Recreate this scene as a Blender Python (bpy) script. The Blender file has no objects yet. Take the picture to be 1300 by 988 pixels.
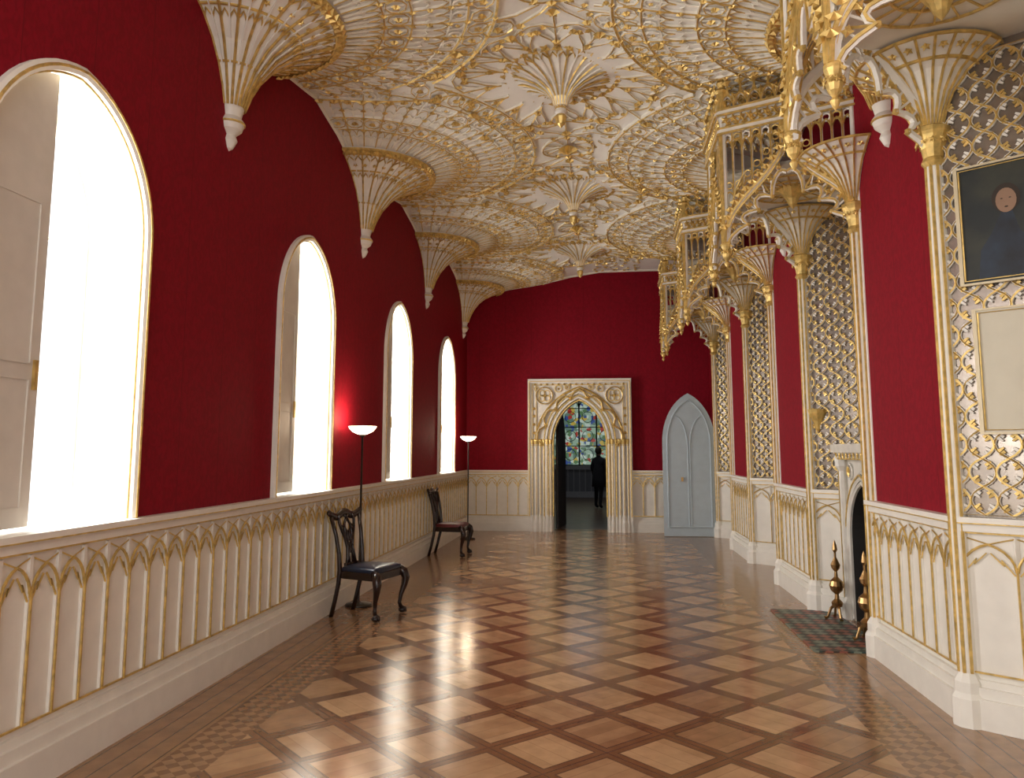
import bpy, math, random
from mathutils import Vector
random.seed(3)
pi=math.pi
scene=bpy.context.scene
try:
    scene.view_settings.view_transform='Standard'
    scene.view_settings.look='None'
    scene.view_settings.exposure=0.0
except Exception as e: print(e)

# ------------------------------------------------------------ materials
def newmat(name):
    m=bpy.data.materials.new(name); m.use_nodes=True
    nt=m.node_tree; b=nt.nodes['Principled BSDF']
    return m,nt,b
def N(nt,t,**k):
    n=nt.nodes.new(t)
    for a,v in k.items(): setattr(n,a,v)
    return n
def pmat(name,col,rough=.5,metal=0.,var=.08,scale=8.,bump=0.,emit=None,es=0):
    m,nt,b=newmat(name)
    tc=N(nt,'ShaderNodeTexCoord'); no=N(nt,'ShaderNodeTexNoise')
    no.inputs['Scale'].default_value=scale; no.inputs['Detail'].default_value=4
    nt.links.new(tc.outputs['Object'],no.inputs['Vector'])
    r=N(nt,'ShaderNodeValToRGB')
    r.color_ramp.elements[0].position=.3; r.color_ramp.elements[1].position=.7
    r.color_ramp.elements[0].color=tuple(c*(1-var) for c in col)+(1,)
    r.color_ramp.elements[1].color=tuple(min(1,c*(1+var)) for c in col)+(1,)
    nt.links.new(no.outputs['Fac'],r.inputs['Fac']); nt.links.new(r.outputs['Color'],b.inputs['Base Color'])
    b.inputs['Roughness'].default_value=rough; b.inputs['Metallic'].default_value=metal
    if bump:
        bp=N(nt,'ShaderNodeBump'); bp.inputs['Strength'].default_value=bump; bp.inputs['Distance'].default_value=.01
        nt.links.new(no.outputs['Fac'],bp.inputs['Height']); nt.links.new(bp.outputs['Normal'],b.inputs['Normal'])
    if emit:
        b.inputs['Emission Color'].default_value=tuple(emit)+(1,); b.inputs['Emission Strength'].default_value=es
    return m
CREAM=pmat('cream_paint',(.79,.75,.67),.45,var=.04)
CEILM=pmat('ceiling_plaster',(.80,.77,.70),.65,var=.05,scale=3)
CEILR=pmat('ceiling_rib_plaster',(.86,.82,.71),.5,var=.05,scale=3)
GOLD=pmat('gilding',(.66,.46,.15),.36,metal=.5,var=.28,scale=20)
SHUT=pmat('shutter_paint',(.66,.62,.55),.5,var=.05)
DARKW=pmat('dark_mahogany',(.018,.008,.006),.22,var=.4,scale=12)
SEATB=pmat('seat_blue_black_leather',(.010,.016,.035),.3,var=.3)
SEATR=pmat('seat_red_leather',(.12,.014,.018),.45,var=.3)
LAMPM=pmat('lamp_metal',(.06,.055,.05),.3,metal=.9)
BOWL=pmat('lamp_bowl_glass',(.9,.8,.7),.4,emit=(1,.78,.55),es=5)
BLUE=pmat('blue_grey_paint',(.46,.54,.59),.5,var=.04)
BRASS=pmat('brass',(.42,.26,.11),.3,metal=1.)
SOOT=pmat('soot_iron',(.02,.018,.016),.7)
MARB=pmat('white_stone',(.66,.63,.56),.35,var=.08)
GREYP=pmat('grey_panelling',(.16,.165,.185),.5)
MIRR=pmat('old_mirror_glass',(.36,.31,.26),.25,metal=.7,var=.25,scale=3)
FRM=pmat('frame_pale_gilt',(.60,.51,.34),.4,metal=.2)
CANV=pmat('blank_canvas',(.62,.57,.45),.7,var=.03)
DOORD=pmat('dark_door_wood',(.02,.013,.010),.4,var=.3)
COAT=pmat('dark_coat_cloth',(.012,.012,.016),.9)
SKIN=pmat('skin',(.5,.3,.22),.6)
HAIR=pmat('hair_brown',(.03,.018,.010),.7)

def red_damask():
    m,nt,b=newmat('red_damask')
    L=nt.links.new
    tc=N(nt,'ShaderNodeTexCoord')
    mp=N(nt,'ShaderNodeMapping'); mp.inputs['Scale'].default_value=(1,1,.6)
    L(tc.outputs['Object'],mp.inputs['Vector'])
    n2=N(nt,'ShaderNodeTexNoise'); n2.inputs['Scale'].default_value=26; n2.inputs['Distortion'].default_value=1.2
    L(mp.outputs['Vector'],n2.inputs['Vector'])
    r=N(nt,'ShaderNodeValToRGB'); e=r.color_ramp.elements
    e[0].position=.42; e[0].color=(.205,.0012,.010,1); e[1].position=.58; e[1].color=(.245,.0018,.013,1)
    L(n2.outputs['Fac'],r.inputs['Fac'])
    sp=N(nt,'ShaderNodeSeparateXYZ'); L(tc.outputs['Object'],sp.inputs[0])
    ad=N(nt,'ShaderNodeMath',operation='ADD'); L(sp.outputs[0],ad.inputs[0]); L(sp.outputs[1],ad.inputs[1])
    dv=N(nt,'ShaderNodeMath',operation='MULTIPLY'); L(ad.outputs[0],dv.inputs[0]); dv.inputs[1].default_value=1.85
    fr=N(nt,'ShaderNodeMath',operation='FRACT'); L(dv.outputs[0],fr.inputs[0])
    lt=N(nt,'ShaderNodeMath',operation='LESS_THAN'); L(fr.outputs[0],lt.inputs[0]); lt.inputs[1].default_value=.012
    mx=N(nt,'ShaderNodeMix',data_type='RGBA'); L(lt.outputs[0],mx.inputs['Factor']); L(r.outputs['Color'],mx.inputs['A']); mx.inputs['B'].default_value=(.15,.001,.007,1)
    L(mx.outputs['Result'],b.inputs['Base Color'])
    b.inputs['Roughness'].default_value=.72
    b.inputs['Specular IOR Level'].default_value=.18
    bp=N(nt,'ShaderNodeBump'); bp.inputs['Strength'].default_value=.15; bp.inputs['Distance'].default_value=.003
    L(n2.outputs['Fac'],bp.inputs['Height']); L(bp.outputs['Normal'],b.inputs['Normal'])
    return m
RED=red_damask()

def parquet():
    m,nt,b=newmat('parquet_oak')
    L=nt.links.new
    def mth(op,a,bb=None,c=None):
        n=N(nt,'ShaderNodeMath',operation=op)
        for i,x in enumerate((a,bb,c)):
            if x is None: continue
            if isinstance(x,(int,float)): n.inputs[i].default_value=x
            else: L(x,n.inputs[i])
        return n.outputs[0]
    tc=N(nt,'ShaderNodeTexCoord'); sp=N(nt,'ShaderNodeSeparateXYZ'); L(tc.outputs['Object'],sp.inputs[0])
    X=sp.outputs[0]; Y=sp.outputs[1]
    c=.7071/.45
    U=mth('MULTIPLY',mth('ADD',X,Y),c); V=mth('MULTIPLY',mth('SUBTRACT',Y,X),c)
    fu=mth('FRACT',mth('ADD',U,50)); fv=mth('FRACT',mth('ADD',V,50))
    iu=mth('FLOOR',mth('ADD',U,50)); iv=mth('FLOOR',mth('ADD',V,50))
    du=mth('MINIMUM',fu,mth('SUBTRACT',1,fu)); dv=mth('MINIMUM',fv,mth('SUBTRACT',1,fv))
    de=mth('MINIMUM',du,dv)
    par=mth('MODULO',mth('ADD',iu,iv),2)
    pu=mth('MULTIPLY',fu,4); pv=mth('MULTIPLY',fv,4)
    pl=mth('ADD',mth('MULTIPLY',pu,par),mth('MULTIPLY',pv,mth('SUBTRACT',1,par)))
    cb=N(nt,'ShaderNodeCombineXYZ'); L(iu,cb.inputs[0]); L(iv,cb.inputs[1]); L(mth('FLOOR',pl),cb.inputs[2])
    wn=N(nt,'ShaderNodeTexWhiteNoise'); L(cb.outputs[0],wn.inputs['Vector'])
    cb2=N(nt,'ShaderNodeCombineXYZ'); L(iu,cb2.inputs[0]); L(iv,cb2.inputs[1])
    wn2=N(nt,'ShaderNodeTexWhiteNoise'); L(cb2.outputs[0],wn2.inputs['Vector'])
    tone=mth('ADD',mth('MULTIPLY',wn.outputs['Value'],.35),mth('MULTIPLY',wn2.outputs['Value'],.40))
    tone=mth('ADD',tone,mth('MULTIPLY',par,.25))
    r=N(nt,'ShaderNodeValToRGB'); e=r.color_ramp.elements
    e[0].color=(.25,.125,.058,1); e[1].color=(.53,.33,.175,1); L(tone,r.inputs['Fac'])
    nz=N(nt,'ShaderNodeTexNoise'); nz.inputs['Scale'].default_value=9; nz.inputs['Detail'].default_value=6
    L(tc.outputs['Object'],nz.inputs['Vector'])
    strip=mth('LESS_THAN',de,.10)
    mx=N(nt,'ShaderNodeMix',data_type='RGBA'); L(strip,mx.inputs['Factor']); L(r.outputs['Color'],mx.inputs['A']); mx.inputs['B'].default_value=(.175,.082,.038,1)
    j1=mth('LESS_THAN',mth('ABSOLUTE',mth('SUBTRACT',de,.10)),.010)
    j2=mth('MULTIPLY',mth('LESS_THAN',mth('FRACT',pl),.03),mth('GREATER_THAN',de,.10))
    j3=mth('LESS_THAN',de,.008)
    jj=mth('MAXIMUM',mth('MAXIMUM',j1,mth('MULTIPLY',j2,.6)),j3)
    mx2=N(nt,'ShaderNodeMix',data_type='RGBA'); L(mth('MULTIPLY',jj,.65),mx2.inputs['Factor']); L(mx.outputs['Result'],mx2.inputs['A']); mx2.inputs['B'].default_value=(.05,.022,.011,1)
    bl=mth('MULTIPLY',mth('LESS_THAN',X,-2.02),1); br=mth('GREATER_THAN',X,1.50)
    bord=mth('MAXIMUM',bl,br)
    c2=.7071/.06
    u2=mth('FLOOR',mth('MULTIPLY',mth('ADD',X,Y),c2)); v2=mth('FLOOR',mth('MULTIPLY',mth('SUBTRACT',Y,X),c2))
    chk=mth('ABSOLUTE',mth('MODULO',mth('ADD',u2,v2),2))
    mb=N(nt,'ShaderNodeMix',data_type='RGBA'); L(chk,mb.inputs['Factor']); mb.inputs['A'].default_value=(.18,.09,.042,1); mb.inputs['B'].default_value=(.30,.165,.080,1)
    ob=mth('MAXIMUM',mth('LESS_THAN',X,-2.30),mth('GREATER_THAN',X,1.80))
    ymod=mth('FRACT',mth('MULTIPLY',mth('ADD',X,20),9))
    brd=N(nt,'ShaderNodeMix',data_type='RGBA'); L(mth('LESS_THAN',ymod,.06),brd.inputs['Factor']); brd.inputs['A'].default_value=(.30,.165,.08,1); brd.inputs['B'].default_value=(.08,.035,.016,1)
    mo=N(nt,'ShaderNodeMix',data_type='RGBA'); L(ob,mo.inputs['Factor']); L(mb.outputs['Result'],mo.inputs['A']); L(brd.outputs['Result'],mo.inputs['B'])
    mf=N(nt,'ShaderNodeMix',data_type='RGBA'); L(bord,mf.inputs['Factor']); L(mx2.outputs['Result'],mf.inputs['A']); L(mo.outputs['Result'],mf.inputs['B'])
    hv=N(nt,'ShaderNodeHueSaturation'); L(mf.outputs['Result'],hv.inputs['Color'])
    L(mth('ADD',mth('MULTIPLY',nz.outputs['Fac'],.7),.65),hv.inputs['Value'])
    L(hv.outputs['Color'],b.inputs['Base Color'])
    b.inputs['Specular IOR Level'].default_value=.7
    rg=mth('ADD',mth('MULTIPLY',nz.outputs['Fac'],.14),.11); L(rg,b.inputs['Roughness'])
    bp=N(nt,'ShaderNodeBump'); bp.inputs['Strength'].default_value=.12; bp.inputs['Distance'].default_value=.004
    n3=N(nt,'ShaderNodeTexNoise'); n3.inputs['Scale'].default_value=4
    L(tc.outputs['Object'],n3.inputs['Vector'])
    L(mth('SUBTRACT',n3.outputs['Fac'],mth('MULTIPLY',jj,.3)),bp.inputs['Height']); L(bp.outputs['Normal'],b.inputs['Normal'])
    return m
PARQ=parquet()

def tilemat():
    m,nt,b=newmat('hearth_tiles')
    tc=N(nt,'ShaderNodeTexCoord'); mp=N(nt,'ShaderNodeMapping'); mp.inputs['Rotation'].default_value=(0,0,pi/4); mp.inputs['Location'].default_value=(.013,.017,.31)
    nt.links.new(tc.outputs['Object'],mp.inputs['Vector'])
    ch=N(nt,'ShaderNodeTexChecker'); ch.inputs['Scale'].default_value=13
    ch.inputs['Color1'].default_value=(.03,.055,.05,1); ch.inputs['Color2'].default_value=(.26,.24,.19,1)
    nt.links.new(mp.outputs['Vector'],ch.inputs['Vector'])
    mp2=N(nt,'ShaderNodeMapping'); mp2.inputs['Location'].default_value=(.02,.03,.31); nt.links.new(tc.outputs['Object'],mp2.inputs['Vector'])
    c2=N(nt,'ShaderNodeTexChecker'); c2.inputs['Scale'].default_value=4.6
    c2.inputs['Color1'].default_value=(.6,.8,.75,1); c2.inputs['Color2'].default_value=(1,.28,.22,1)
    nt.links.new(mp2.outputs['Vector'],c2.inputs['Vector'])
    mx=N(nt,'ShaderNodeMix',data_type='RGBA',blend_type='MULTIPLY'); mx.inputs['Factor'].default_value=.9
    nt.links.new(ch.outputs['Color'],mx.inputs['A']); nt.links.new(c2.outputs['Color'],mx.inputs['B'])
    nt.links.new(mx.outputs['Result'],b.inputs['Base Color']); b.inputs['Roughness'].default_value=.45
    return m
TILE=tilemat()

def stained():
    m,nt,b=newmat('stained_glass')
    tc=N(nt,'ShaderNodeTexCoord')
    v=N(nt,'ShaderNodeTexVoronoi'); v.inputs['Scale'].default_value=9
    nt.links.new(tc.outputs['Object'],v.inputs['Vector'])
    sp=N(nt,'ShaderNodeSeparateColor'); nt.links.new(v.outputs['Color'],sp.inputs[0])
    r=N(nt,'ShaderNodeValToRGB'); r.color_ramp.interpolation='CONSTANT'; e=r.color_ramp.elements
    e[0].color=(.22,.32,.24,1); e[1].position=.3; e[1].color=(.09,.15,.12,1)
    for p,c in((.48,(.38,.46,.40,1)),(.62,(.07,.14,.06,1)),(.76,(.03,.06,.20,1)),(.86,(.38,.28,.05,1)),(.94,(.28,.03,.02,1))):
        x=e.new(p); x.color=c
    nt.links.new(sp.outputs[0],r.inputs['Fac'])
    b.inputs['Base Color'].default_value=(.05,.05,.05,1)
    nt.links.new(r.outputs['Color'],b.inputs['Emission Color']); b.inputs['Emission Strength'].default_value=.85  # glass colours emit, standing in for daylight shining through from behind
    b.inputs['Roughness'].default_value=.2
    return m
STAIN=stained()
def portrait():
    m,nt,b=newmat('portrait_canvas')
    tc=N(nt,'ShaderNodeTexCoord'); n=N(nt,'ShaderNodeTexNoise'); n.inputs['Scale'].default_value=5; n.inputs['Detail'].default_value=5
    nt.links.new(tc.outputs['Object'],n.inputs['Vector'])
    r=N(nt,'ShaderNodeValToRGB'); e=r.color_ramp.elements
    e[0].position=.35; e[0].color=(.006,.010,.009,1); e[1].position=.75; e[1].color=(.035,.035,.02,1)
    nt.links.new(n.outputs['Fac'],r.inputs['Fac']); nt.links.new(r.outputs['Color'],b.inputs['Base Color']); b.inputs['Roughness'].default_value=.5
    return m
PORT=portrait()
PFACE=pmat('painted_flesh',(.26,.15,.09),.5); PBLUE=pmat('painted_blue_dress',(.007,.014,.026),.5,var=.7)

# ------------------------------------------------------------ mesh builder
class MB:
    def __init__(s): s.v=[]; s.f=[]; s.m=[]
    def face(s,idx,mi): s.f.append(idx); s.m.append(mi)
    def poly(s,pts,mi):
        o=len(s.v); s.v+= [tuple(p) for p in pts]; s.face(list(range(o,o+len(pts))),mi)
    def tube(s,pts,r,mi,n=4,closed=False,flat=1.0):
        pts=[Vector(p) for p in pts]; k=len(pts)
        if k<2: return
        rs=r if isinstance(r,(list,tuple)) else [r]*k
        tans=[]
        for i in range(k):
            a=pts[(i-1)%k] if (closed or i>0) else pts[i]
            b=pts[(i+1)%k] if (closed or i<k-1) else pts[i]
            t=b-a
            tans.append(t.normalized() if t.length>1e-9 else Vector((0,0,1)))
        ref=Vector((0,0,1)) if abs(tans[0].z)<.9 else Vector((1,0,0))
        nrm=tans[0].cross(ref).normalized(); o=len(s.v)
        for i in range(k):
            nrm=nrm-tans[i]*nrm.dot(tans[i])
            if nrm.length<1e-6: nrm=tans[i].orthogonal()
            nrm.normalize(); bi=tans[i].cross(nrm)
            for j in range(n):
                a=2*pi*(j+.5)/n
                p=pts[i]+nrm*(math.cos(a)*rs[i])+bi*(math.sin(a)*rs[i]*flat)
                s.v.append(tuple(p))
        for i in range(k if closed else k-1):
            a=o+i*n; b=o+((i+1)%k)*n
            for j in range(n): s.face([a+j,a+(j+1)%n,b+(j+1)%n,b+j],mi)
        if not closed:
            s.face([o+j for j in range(n)][::-1],mi); e=o+(k-1)*n; s.face([e+j for j in range(n)],mi)
    def box(s,a,b,mi):
        x0,y0,z0=a; x1,y1,z1=b; o=len(s.v)
        s.v+=[(x0,y0,z0),(x1,y0,z0),(x1,y1,z0),(x0,y1,z0),(x0,y0,z1),(x1,y0,z1),(x1,y1,z1),(x0,y1,z1)]
        for q in([3,2,1,0],[4,5,6,7],[0,1,5,4],[1,2,6,5],[2,3,7,6],[3,0,4,7]): s.face([o+i for i in q],mi)
    def fbox(s,f,s0,s1,t0,t1,n0,n1,mi):
        o=len(s.v)
        for n in(n0,n1):
            for (a,b) in((s0,t0),(s1,t0),(s1,t1),(s0,t1)): s.v.append(tuple(f(a,b,n)))
        for q in([3,2,1,0],[4,5,6,7],[0,1,5,4],[1,2,6,5],[2,3,7,6],[3,0,4,7]): s.face([o+i for i in q],mi)
    def lathe(s,c,prof,mi,n=16,a0=0,a1=2*pi):
        c=Vector(c); full=abs(a1-a0-2*pi)<1e-6; cols=n if full else n+1; o=len(s.v)
        for (r,z) in prof:
            for j in range(cols):
                a=a0+(a1-a0)*j/n
                s.v.append((c.x+r*math.cos(a),c.y+r*math.sin(a),c.z+z))
        for i in range(len(prof)-1):
            for j in range(n):
                j2=(j+1)%cols if full else j+1
                s.face([o+i*cols+j,o+i*cols+j2,o+(i+1)*cols+j2,o+(i+1)*cols+j],mi)
    def loft(s,rings,mi):
        o=len(s.v); n=len(rings[0])
        for r in rings: s.v+=[tuple(p) for p in r]
        for i in range(len(rings)-1):
            for j in range(n): s.face([o+i*n+j,o+i*n+(j+1)%n,o+(i+1)*n+(j+1)%n,o+(i+1)*n+j],mi)
        s.face([o+j for j in range(n)][::-1],mi); e=o+(len(rings)-1)*n; s.face([e+j for j in range(n)],mi)
    def ros(s,p,nrm,r,mi,depth=.4,n=6):
        p=Vector(p); nrm=Vector(nrm).normalized(); a=nrm.orthogonal().normalized(); b=nrm.cross(a)
        o=len(s.v); s.v.append(tuple(p+nrm*r*depth)); ph=random.random()*pi
        for j in range(2*n):
            rr=r if j%2==0 else r*.55
            t=ph+pi*j/n; s.v.append(tuple(p+a*rr*math.cos(t)+b*rr*math.sin(t)+nrm*(r*depth*(.55 if j%2==0 else .1))))
        s.v.append(tuple(p-nrm*r*.1)); q=o+2*n+1
        for j in range(2*n):
            s.face([o,o+1+j,o+1+(j+1)%(2*n)],mi); s.face([q,o+1+(j+1)%(2*n),o+1+j],mi)
    def ball(s,c,r,mi,n=8,sq=(1,1,1)):
        c=Vector(c); k=n//2; o=len(s.v)
        for i in range(k+1):
            th=pi*i/k
            for j in range(n):
                a=2*pi*j/n
                s.v.append((c.x+sq[0]*r*math.sin(th)*math.cos(a),c.y+sq[1]*r*math.sin(th)*math.sin(a),c.z-sq[2]*r*math.cos(th)))
        for i in range(k):
            for j in range(n): s.face([o+i*n+j,o+i*n+(j+1)%n,o+(i+1)*n+(j+1)%n,o+(i+1)*n+j],mi)
    def build(s,name,mats,parent=None,smooth=False,loc=None,rot=0):
        me=bpy.data.meshes.new(name); me.from_pydata(s.v,[],s.f)
        for m in mats: me.materials.append(m)
        me.polygons.foreach_set('material_index',s.m)
        if smooth: me.polygons.foreach_set('use_smooth',[True]*len(s.f))
        me.validate(); me.update()
        ob=bpy.data.objects.new(name,me); scene.collection.objects.link(ob)
        if parent: ob.parent=parent
        if loc: ob.location=loc
        if rot: ob.rotation_euler=(0,0,rot)
        return ob
def empty(name,loc=(0,0,0),rot=0):
    e=bpy.data.objects.new(name,None); scene.collection.objects.link(e); e.location=loc; e.rotation_euler=(0,0,rot); e.empty_display_size=.1
    return e
def frame(o,u,n):
    o=Vector((o[0],o[1],0)); u=Vector((u[0],u[1],0)).normalized(); n=Vector((n[0],n[1],0)).normalized()
    return lambda s,t,d=0.: o+u*s+n*d+Vector((0,0,t))
def az(x,hw,rise,k):
    R=k*hw; q=lambda x: math.sqrt(max(0,R*R-(abs(x)+R-hw)**2))
    return q(x)/q(0)*rise
def arch(c,hw,spring,rise,k=1.2,n=10,base=None):
    P=[]
    for i in range(2*n+1):
        x=-hw*math.cos(pi*i/(2*n)); P.append((c+x,spring+az(x,hw,rise,k)))
    if base is not None: P=[(c-hw,base)]+P+[(c+hw,base)]
    return P
def fl(mb,f,P,d,r,mi,n=4,closed=False): mb.tube([f(a,b,d) for a,b in P],r,mi,n,closed)
def circ(c,t,r,n=12): return [(c+r*math.cos(2*pi*i/n),t+r*math.sin(2*pi*i/n)) for i in range(n)]
def bez(p0,p1,p2,p3,n=10):
    out=[]
    for i in range(n+1):
        t=i/n; a=(1-t)**3; b=3*t*(1-t)**2; c=3*t*t*(1-t); d=t**3
        out.append((a*p0[0]+b*p1[0]+c*p2[0]+d*p3[0],a*p0[1]+b*p1[1]+c*p2[1]+d*p3[1]))
    return out

XL=-2.77; XR=2.15; YF=16.03; Y0=-2.0; SP=3.37
WIN=[3.75+SP*i for i in range(-1,4)]
HW=.68; SILL=1.206; SPR=2.86; RISE=.76; AK=1.12

def wall_arch(mb,f,s0,s1,ztop,ops,mi,d=0.):
    cur=s0
    for (c,hw,sill,spr,rise,k) in ops:
        mb.poly([f(cur,0,d),f(c-hw,0,d),f(c-hw,ztop,d),f(cur,ztop,d)],mi)
        if sill>0: mb.poly([f(c-hw,0,d),f(c+hw,0,d),f(c+hw,sill,d),f(c-hw,sill,d)],mi)
        P=arch(c,hw,spr,rise,k,14)
        for a,b in zip(P[:-1],P[1:]): mb.poly([f(a[0],a[1],d),f(b[0],b[1],d),f(b[0],ztop,d),f(a[0],ztop,d)],mi)
        cur=c+hw
    mb.poly([f(cur,0,d),f(s1,0,d),f(s1,ztop,d),f(cur,ztop,d)],mi)

# ------------------------------------------------------------ left wall + windows
fL=frame((XL,0),(0,1),(1,0))
mb=MB(); wall_arch(mb,fL,Y0,YF,5.4,[(w,HW,SILL,SPR,RISE,AK) for w in WIN],0)
mb.build('wall_left',[RED])
for i,w in enumerate(WIN):
    mb=MB(); dp=-.42
    P=arch(w,HW,SPR,RISE,AK,14,SILL)
    for a,b in zip(P[:-1],P[1:]): mb.poly([fL(a[0],a[1],0),fL(a[0],a[1],dp),fL(b[0],b[1],dp),fL(b[0],b[1],0)],0)
    mb.poly([fL(w-HW,SILL,.02),fL(w+HW,SILL,.02),fL(w+HW,SILL,dp),fL(w-HW,SILL,dp)],0)
    fl(mb,fL,P,.015,.032,0,6); fl(mb,fL,P,.04,.010,1,5)
    P2=arch(w,HW-.03,SPR,RISE-.03,AK,14,SILL); fl(mb,fL,P2,0,.010,1,5)
    P3=arch(w,HW-.03,SPR,RISE-.03,AK,14,SILL+.03); fl(mb,fL,P3,dp+.03,.03,0,4)
    fl(mb,fL,[(w,SILL),(w,SPR+RISE)],dp+.03,.018,0,4)
    fl(mb,fL,[(w-HW,2.05),(w+HW,2.05)],dp+.03,.018,0,4); fl(mb,fL,[(w-HW,SPR-.05),(w+HW,SPR-.05)],dp+.03,.015,0,4)
    s0=w-HW+.02; s1=w-HW+.60; n=10
    xs=[s0+(s1-s0)*j/n for j in range(n+1)]
    for d,off in((-.06,0),(-.10,0)):
        for a,b in zip(xs[:-1],xs[1:]):
            mb.poly([fL(a,SILL+.02,d),fL(b,SILL+.02,d),fL(b,SPR+az(b-w,HW,RISE,AK)-.03,d),fL(a,SPR+az(a-w,HW,RISE,AK)-.03,d)],2)
    mb.poly([fL(s1,SILL+.02,-.06),fL(s1,SILL+.02,-.10),fL(s1,SPR+az(s1-w,HW,RISE,AK)-.03,-.10),fL(s1,SPR+az(s1-w,HW,RISE,AK)-.03,-.06)],2)
    for (t0,t1) in((1.32,1.95),(2.03,2.85)):
        fl(mb,fL,[(s0+.09,t0),(s1-.07,t0),(s1-.07,t1),(s0+.09,t1)],-.058,.009,2,4,True)
    mb.fbox(fL,s1-.045,s1-.02,1.9,2.05,-.06,-.045,1)
    fr=frame((XL,w+HW-.002),(-1,0),(0,-1))
    fl(mb,fr,[(.08,SILL+.1),(.34,SILL+.1),(.34,SPR),(.08,SPR)],0,.008,0,4,True)
    mb.build('window_%d'%(i+1),[CREAM,GOLD,SHUT])

# ------------------------------------------------------------ dado
def dado(mb,f,s0,s1,sp=.2,g=1.):
    C,G=0,1; L=s1-s0
    mb.poly([f(s0,0,.012),f(s1,0,.012),f(s1,1.17,.012),f(s0,1.17,.012)],C)
    mb.fbox(f,s0,s1,1.12,1.20,0,.055,C); mb.fbox(f,s0,s1,1.17,1.205,0,.075,C)
    fl(mb,f,[(s0,1.115),(s1,1.115)],.03,.010*g,G); fl(mb,f,[(s0,1.17),(s1,1.17)],.075,.005*g,G)
    fl(mb,f,[(s0,.31),(s1,.31)],.03,.007*g,G)
    n=max(1,round(L/sp)); w=L/n
    for i in range(n+1):
        s=s0+w*i
        s=min(max(s,s0+.012),s1-.012)
        fl(mb,f,[(s,.30),(s,1.1)],.016,.016,C); fl(mb,f,[(s,.31),(s,.93)],.034,.007*g,G)
    for i in range(n):
        c=s0+w*(i+.5); hw=w/2
        P=arch(c,hw-.004,.90,.15,1.5,5); fl(mb,f,P,.03,.0075*g,G)
        fl(mb,f,[(c-hw+.012,.88),(c-hw*.45,.965),(c-hw*.55,.93),(c-.01,1.0)],.024,.005*g,G)
        fl(mb,f,[(c+hw-.012,.88),(c+hw*.45,.965),(c+hw*.55,.93),(c+.01,1.0)],.024,.005*g,G)
        fl(mb,f,[(c-hw,1.09),(c,1.05),(c+hw,1.09)],.022,.005*g,G,3)
def skirt(mb,f,s0,s1):
    mb.fbox(f,s0,s1,0,.17,0,.075,0); mb.fbox(f,s0,s1,.17,.23,0,.055,0); mb.fbox(f,s0,s1,.23,.27,0,.035,0)
mb=MB(); dado(mb,fL,Y0,YF); mb.build('trim_1',[CREAM,GOLD])
mb=MB(); skirt(mb,fL,Y0,YF); mb.build('baseboard_left',[CREAM])

# ------------------------------------------------------------ far wall, door surround
fF=frame((0,YF),(1,0),(0,-1))
DC=-.455; DH=.535; DS=1.75; DR=.86; DK=1.45
mb=MB(); wall_arch(mb,fF,XL,3.0,5.4,[(DC,DH,0,DS,DR,DK)],0); mb.build('wall_far',[RED])
mb=MB(); dado(mb,fF,XL,-1.49,.215,1.5); dado(mb,fF,.56,XR,.215,1.5); mb.build('trim_2',[CREAM,GOLD])
mb=MB(); skirt(mb,fF,XL,-1.49); skirt(mb,fF,.56,XR); mb.build('baseboard_far',[CREAM])
mb=MB()
P=arch(DC,DH,DS,DR,DK,14)
a0,a1,zt=DC-1.01,DC+1.01,3.02
d=.08
mb.poly([fF(a0,0,d),fF(DC-DH,0,d),fF(DC-DH,zt,d),fF(a0,zt,d)],0)
mb.poly([fF(DC+DH,0,d),fF(a1,0,d),fF(a1,zt,d),fF(DC+DH,zt,d)],0)
for a,b in zip(P[:-1],P[1:]): mb.poly([fF(a[0],a[1],d),fF(b[0],b[1],d),fF(b[0],zt,d),fF(a[0],zt,d)],0)
mb.poly([fF(a0,0,0),fF(a0,0,.08),fF(a0,zt,.08),fF(a0,zt,0)],0); mb.poly([fF(a1,0,0),fF(a1,0,.08),fF(a1,zt,.08),fF(a1,zt,0)],0)
Q=[(DC-DH,0)]+P+[(DC+DH,0)]
for a,b in zip(Q[:-1],Q[1:]): mb.poly([fF(a[0],a[1],.08),fF(b[0],b[1],.08),fF(b[0],b[1],-.4),fF(a[0],a[1],-.4)],0)
for k,(g,r,mi,d) in enumerate([(.0,.018,1,.09),(.05,.028,0,.10),(.09,.012,1,.11),(.14,.03,0,.10),(.18,.012,1,.12)]):
    fl(mb,fF,arch(DC,DH+g,DS+.0,DR+g*1.1,DK,12,.3),d,r,mi,6)
ap=arch(DC,DH+.33,DS-.05,DR+.27,DK,7)
cen=Vector((DC,DS+.1)); cp=[]
for i,(a,b) in enumerate(ap):
    v=Vector((a,b))
    if i%2==0: v=v+(cen-v).normalized()*.11
    cp.append((v.x,v.y))
sm=[]
for i in range(len(cp)-1):
    a,b=cp[i],cp[i+1]; m=((a[0]+b[0])/2,(a[1]+b[1])/2); dd=(Vector(m)-cen).normalized()*.045; sm+=[a,(m[0]+dd.x,m[1]+dd.y)]
sm.append(cp[-1]); fl(mb,fF,sm,.10,.035,0,6); fl(mb,fF,sm,.135,.018,1,5)
fl(mb,fF,arch(DC,DH+.36,DS-.05,DR+.31,DK,12),.10,.022,1,5)
for (a,b) in cp[::2]: mb.ros(fF(a,b,.13),(0,-1,0),.06,1)
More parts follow.
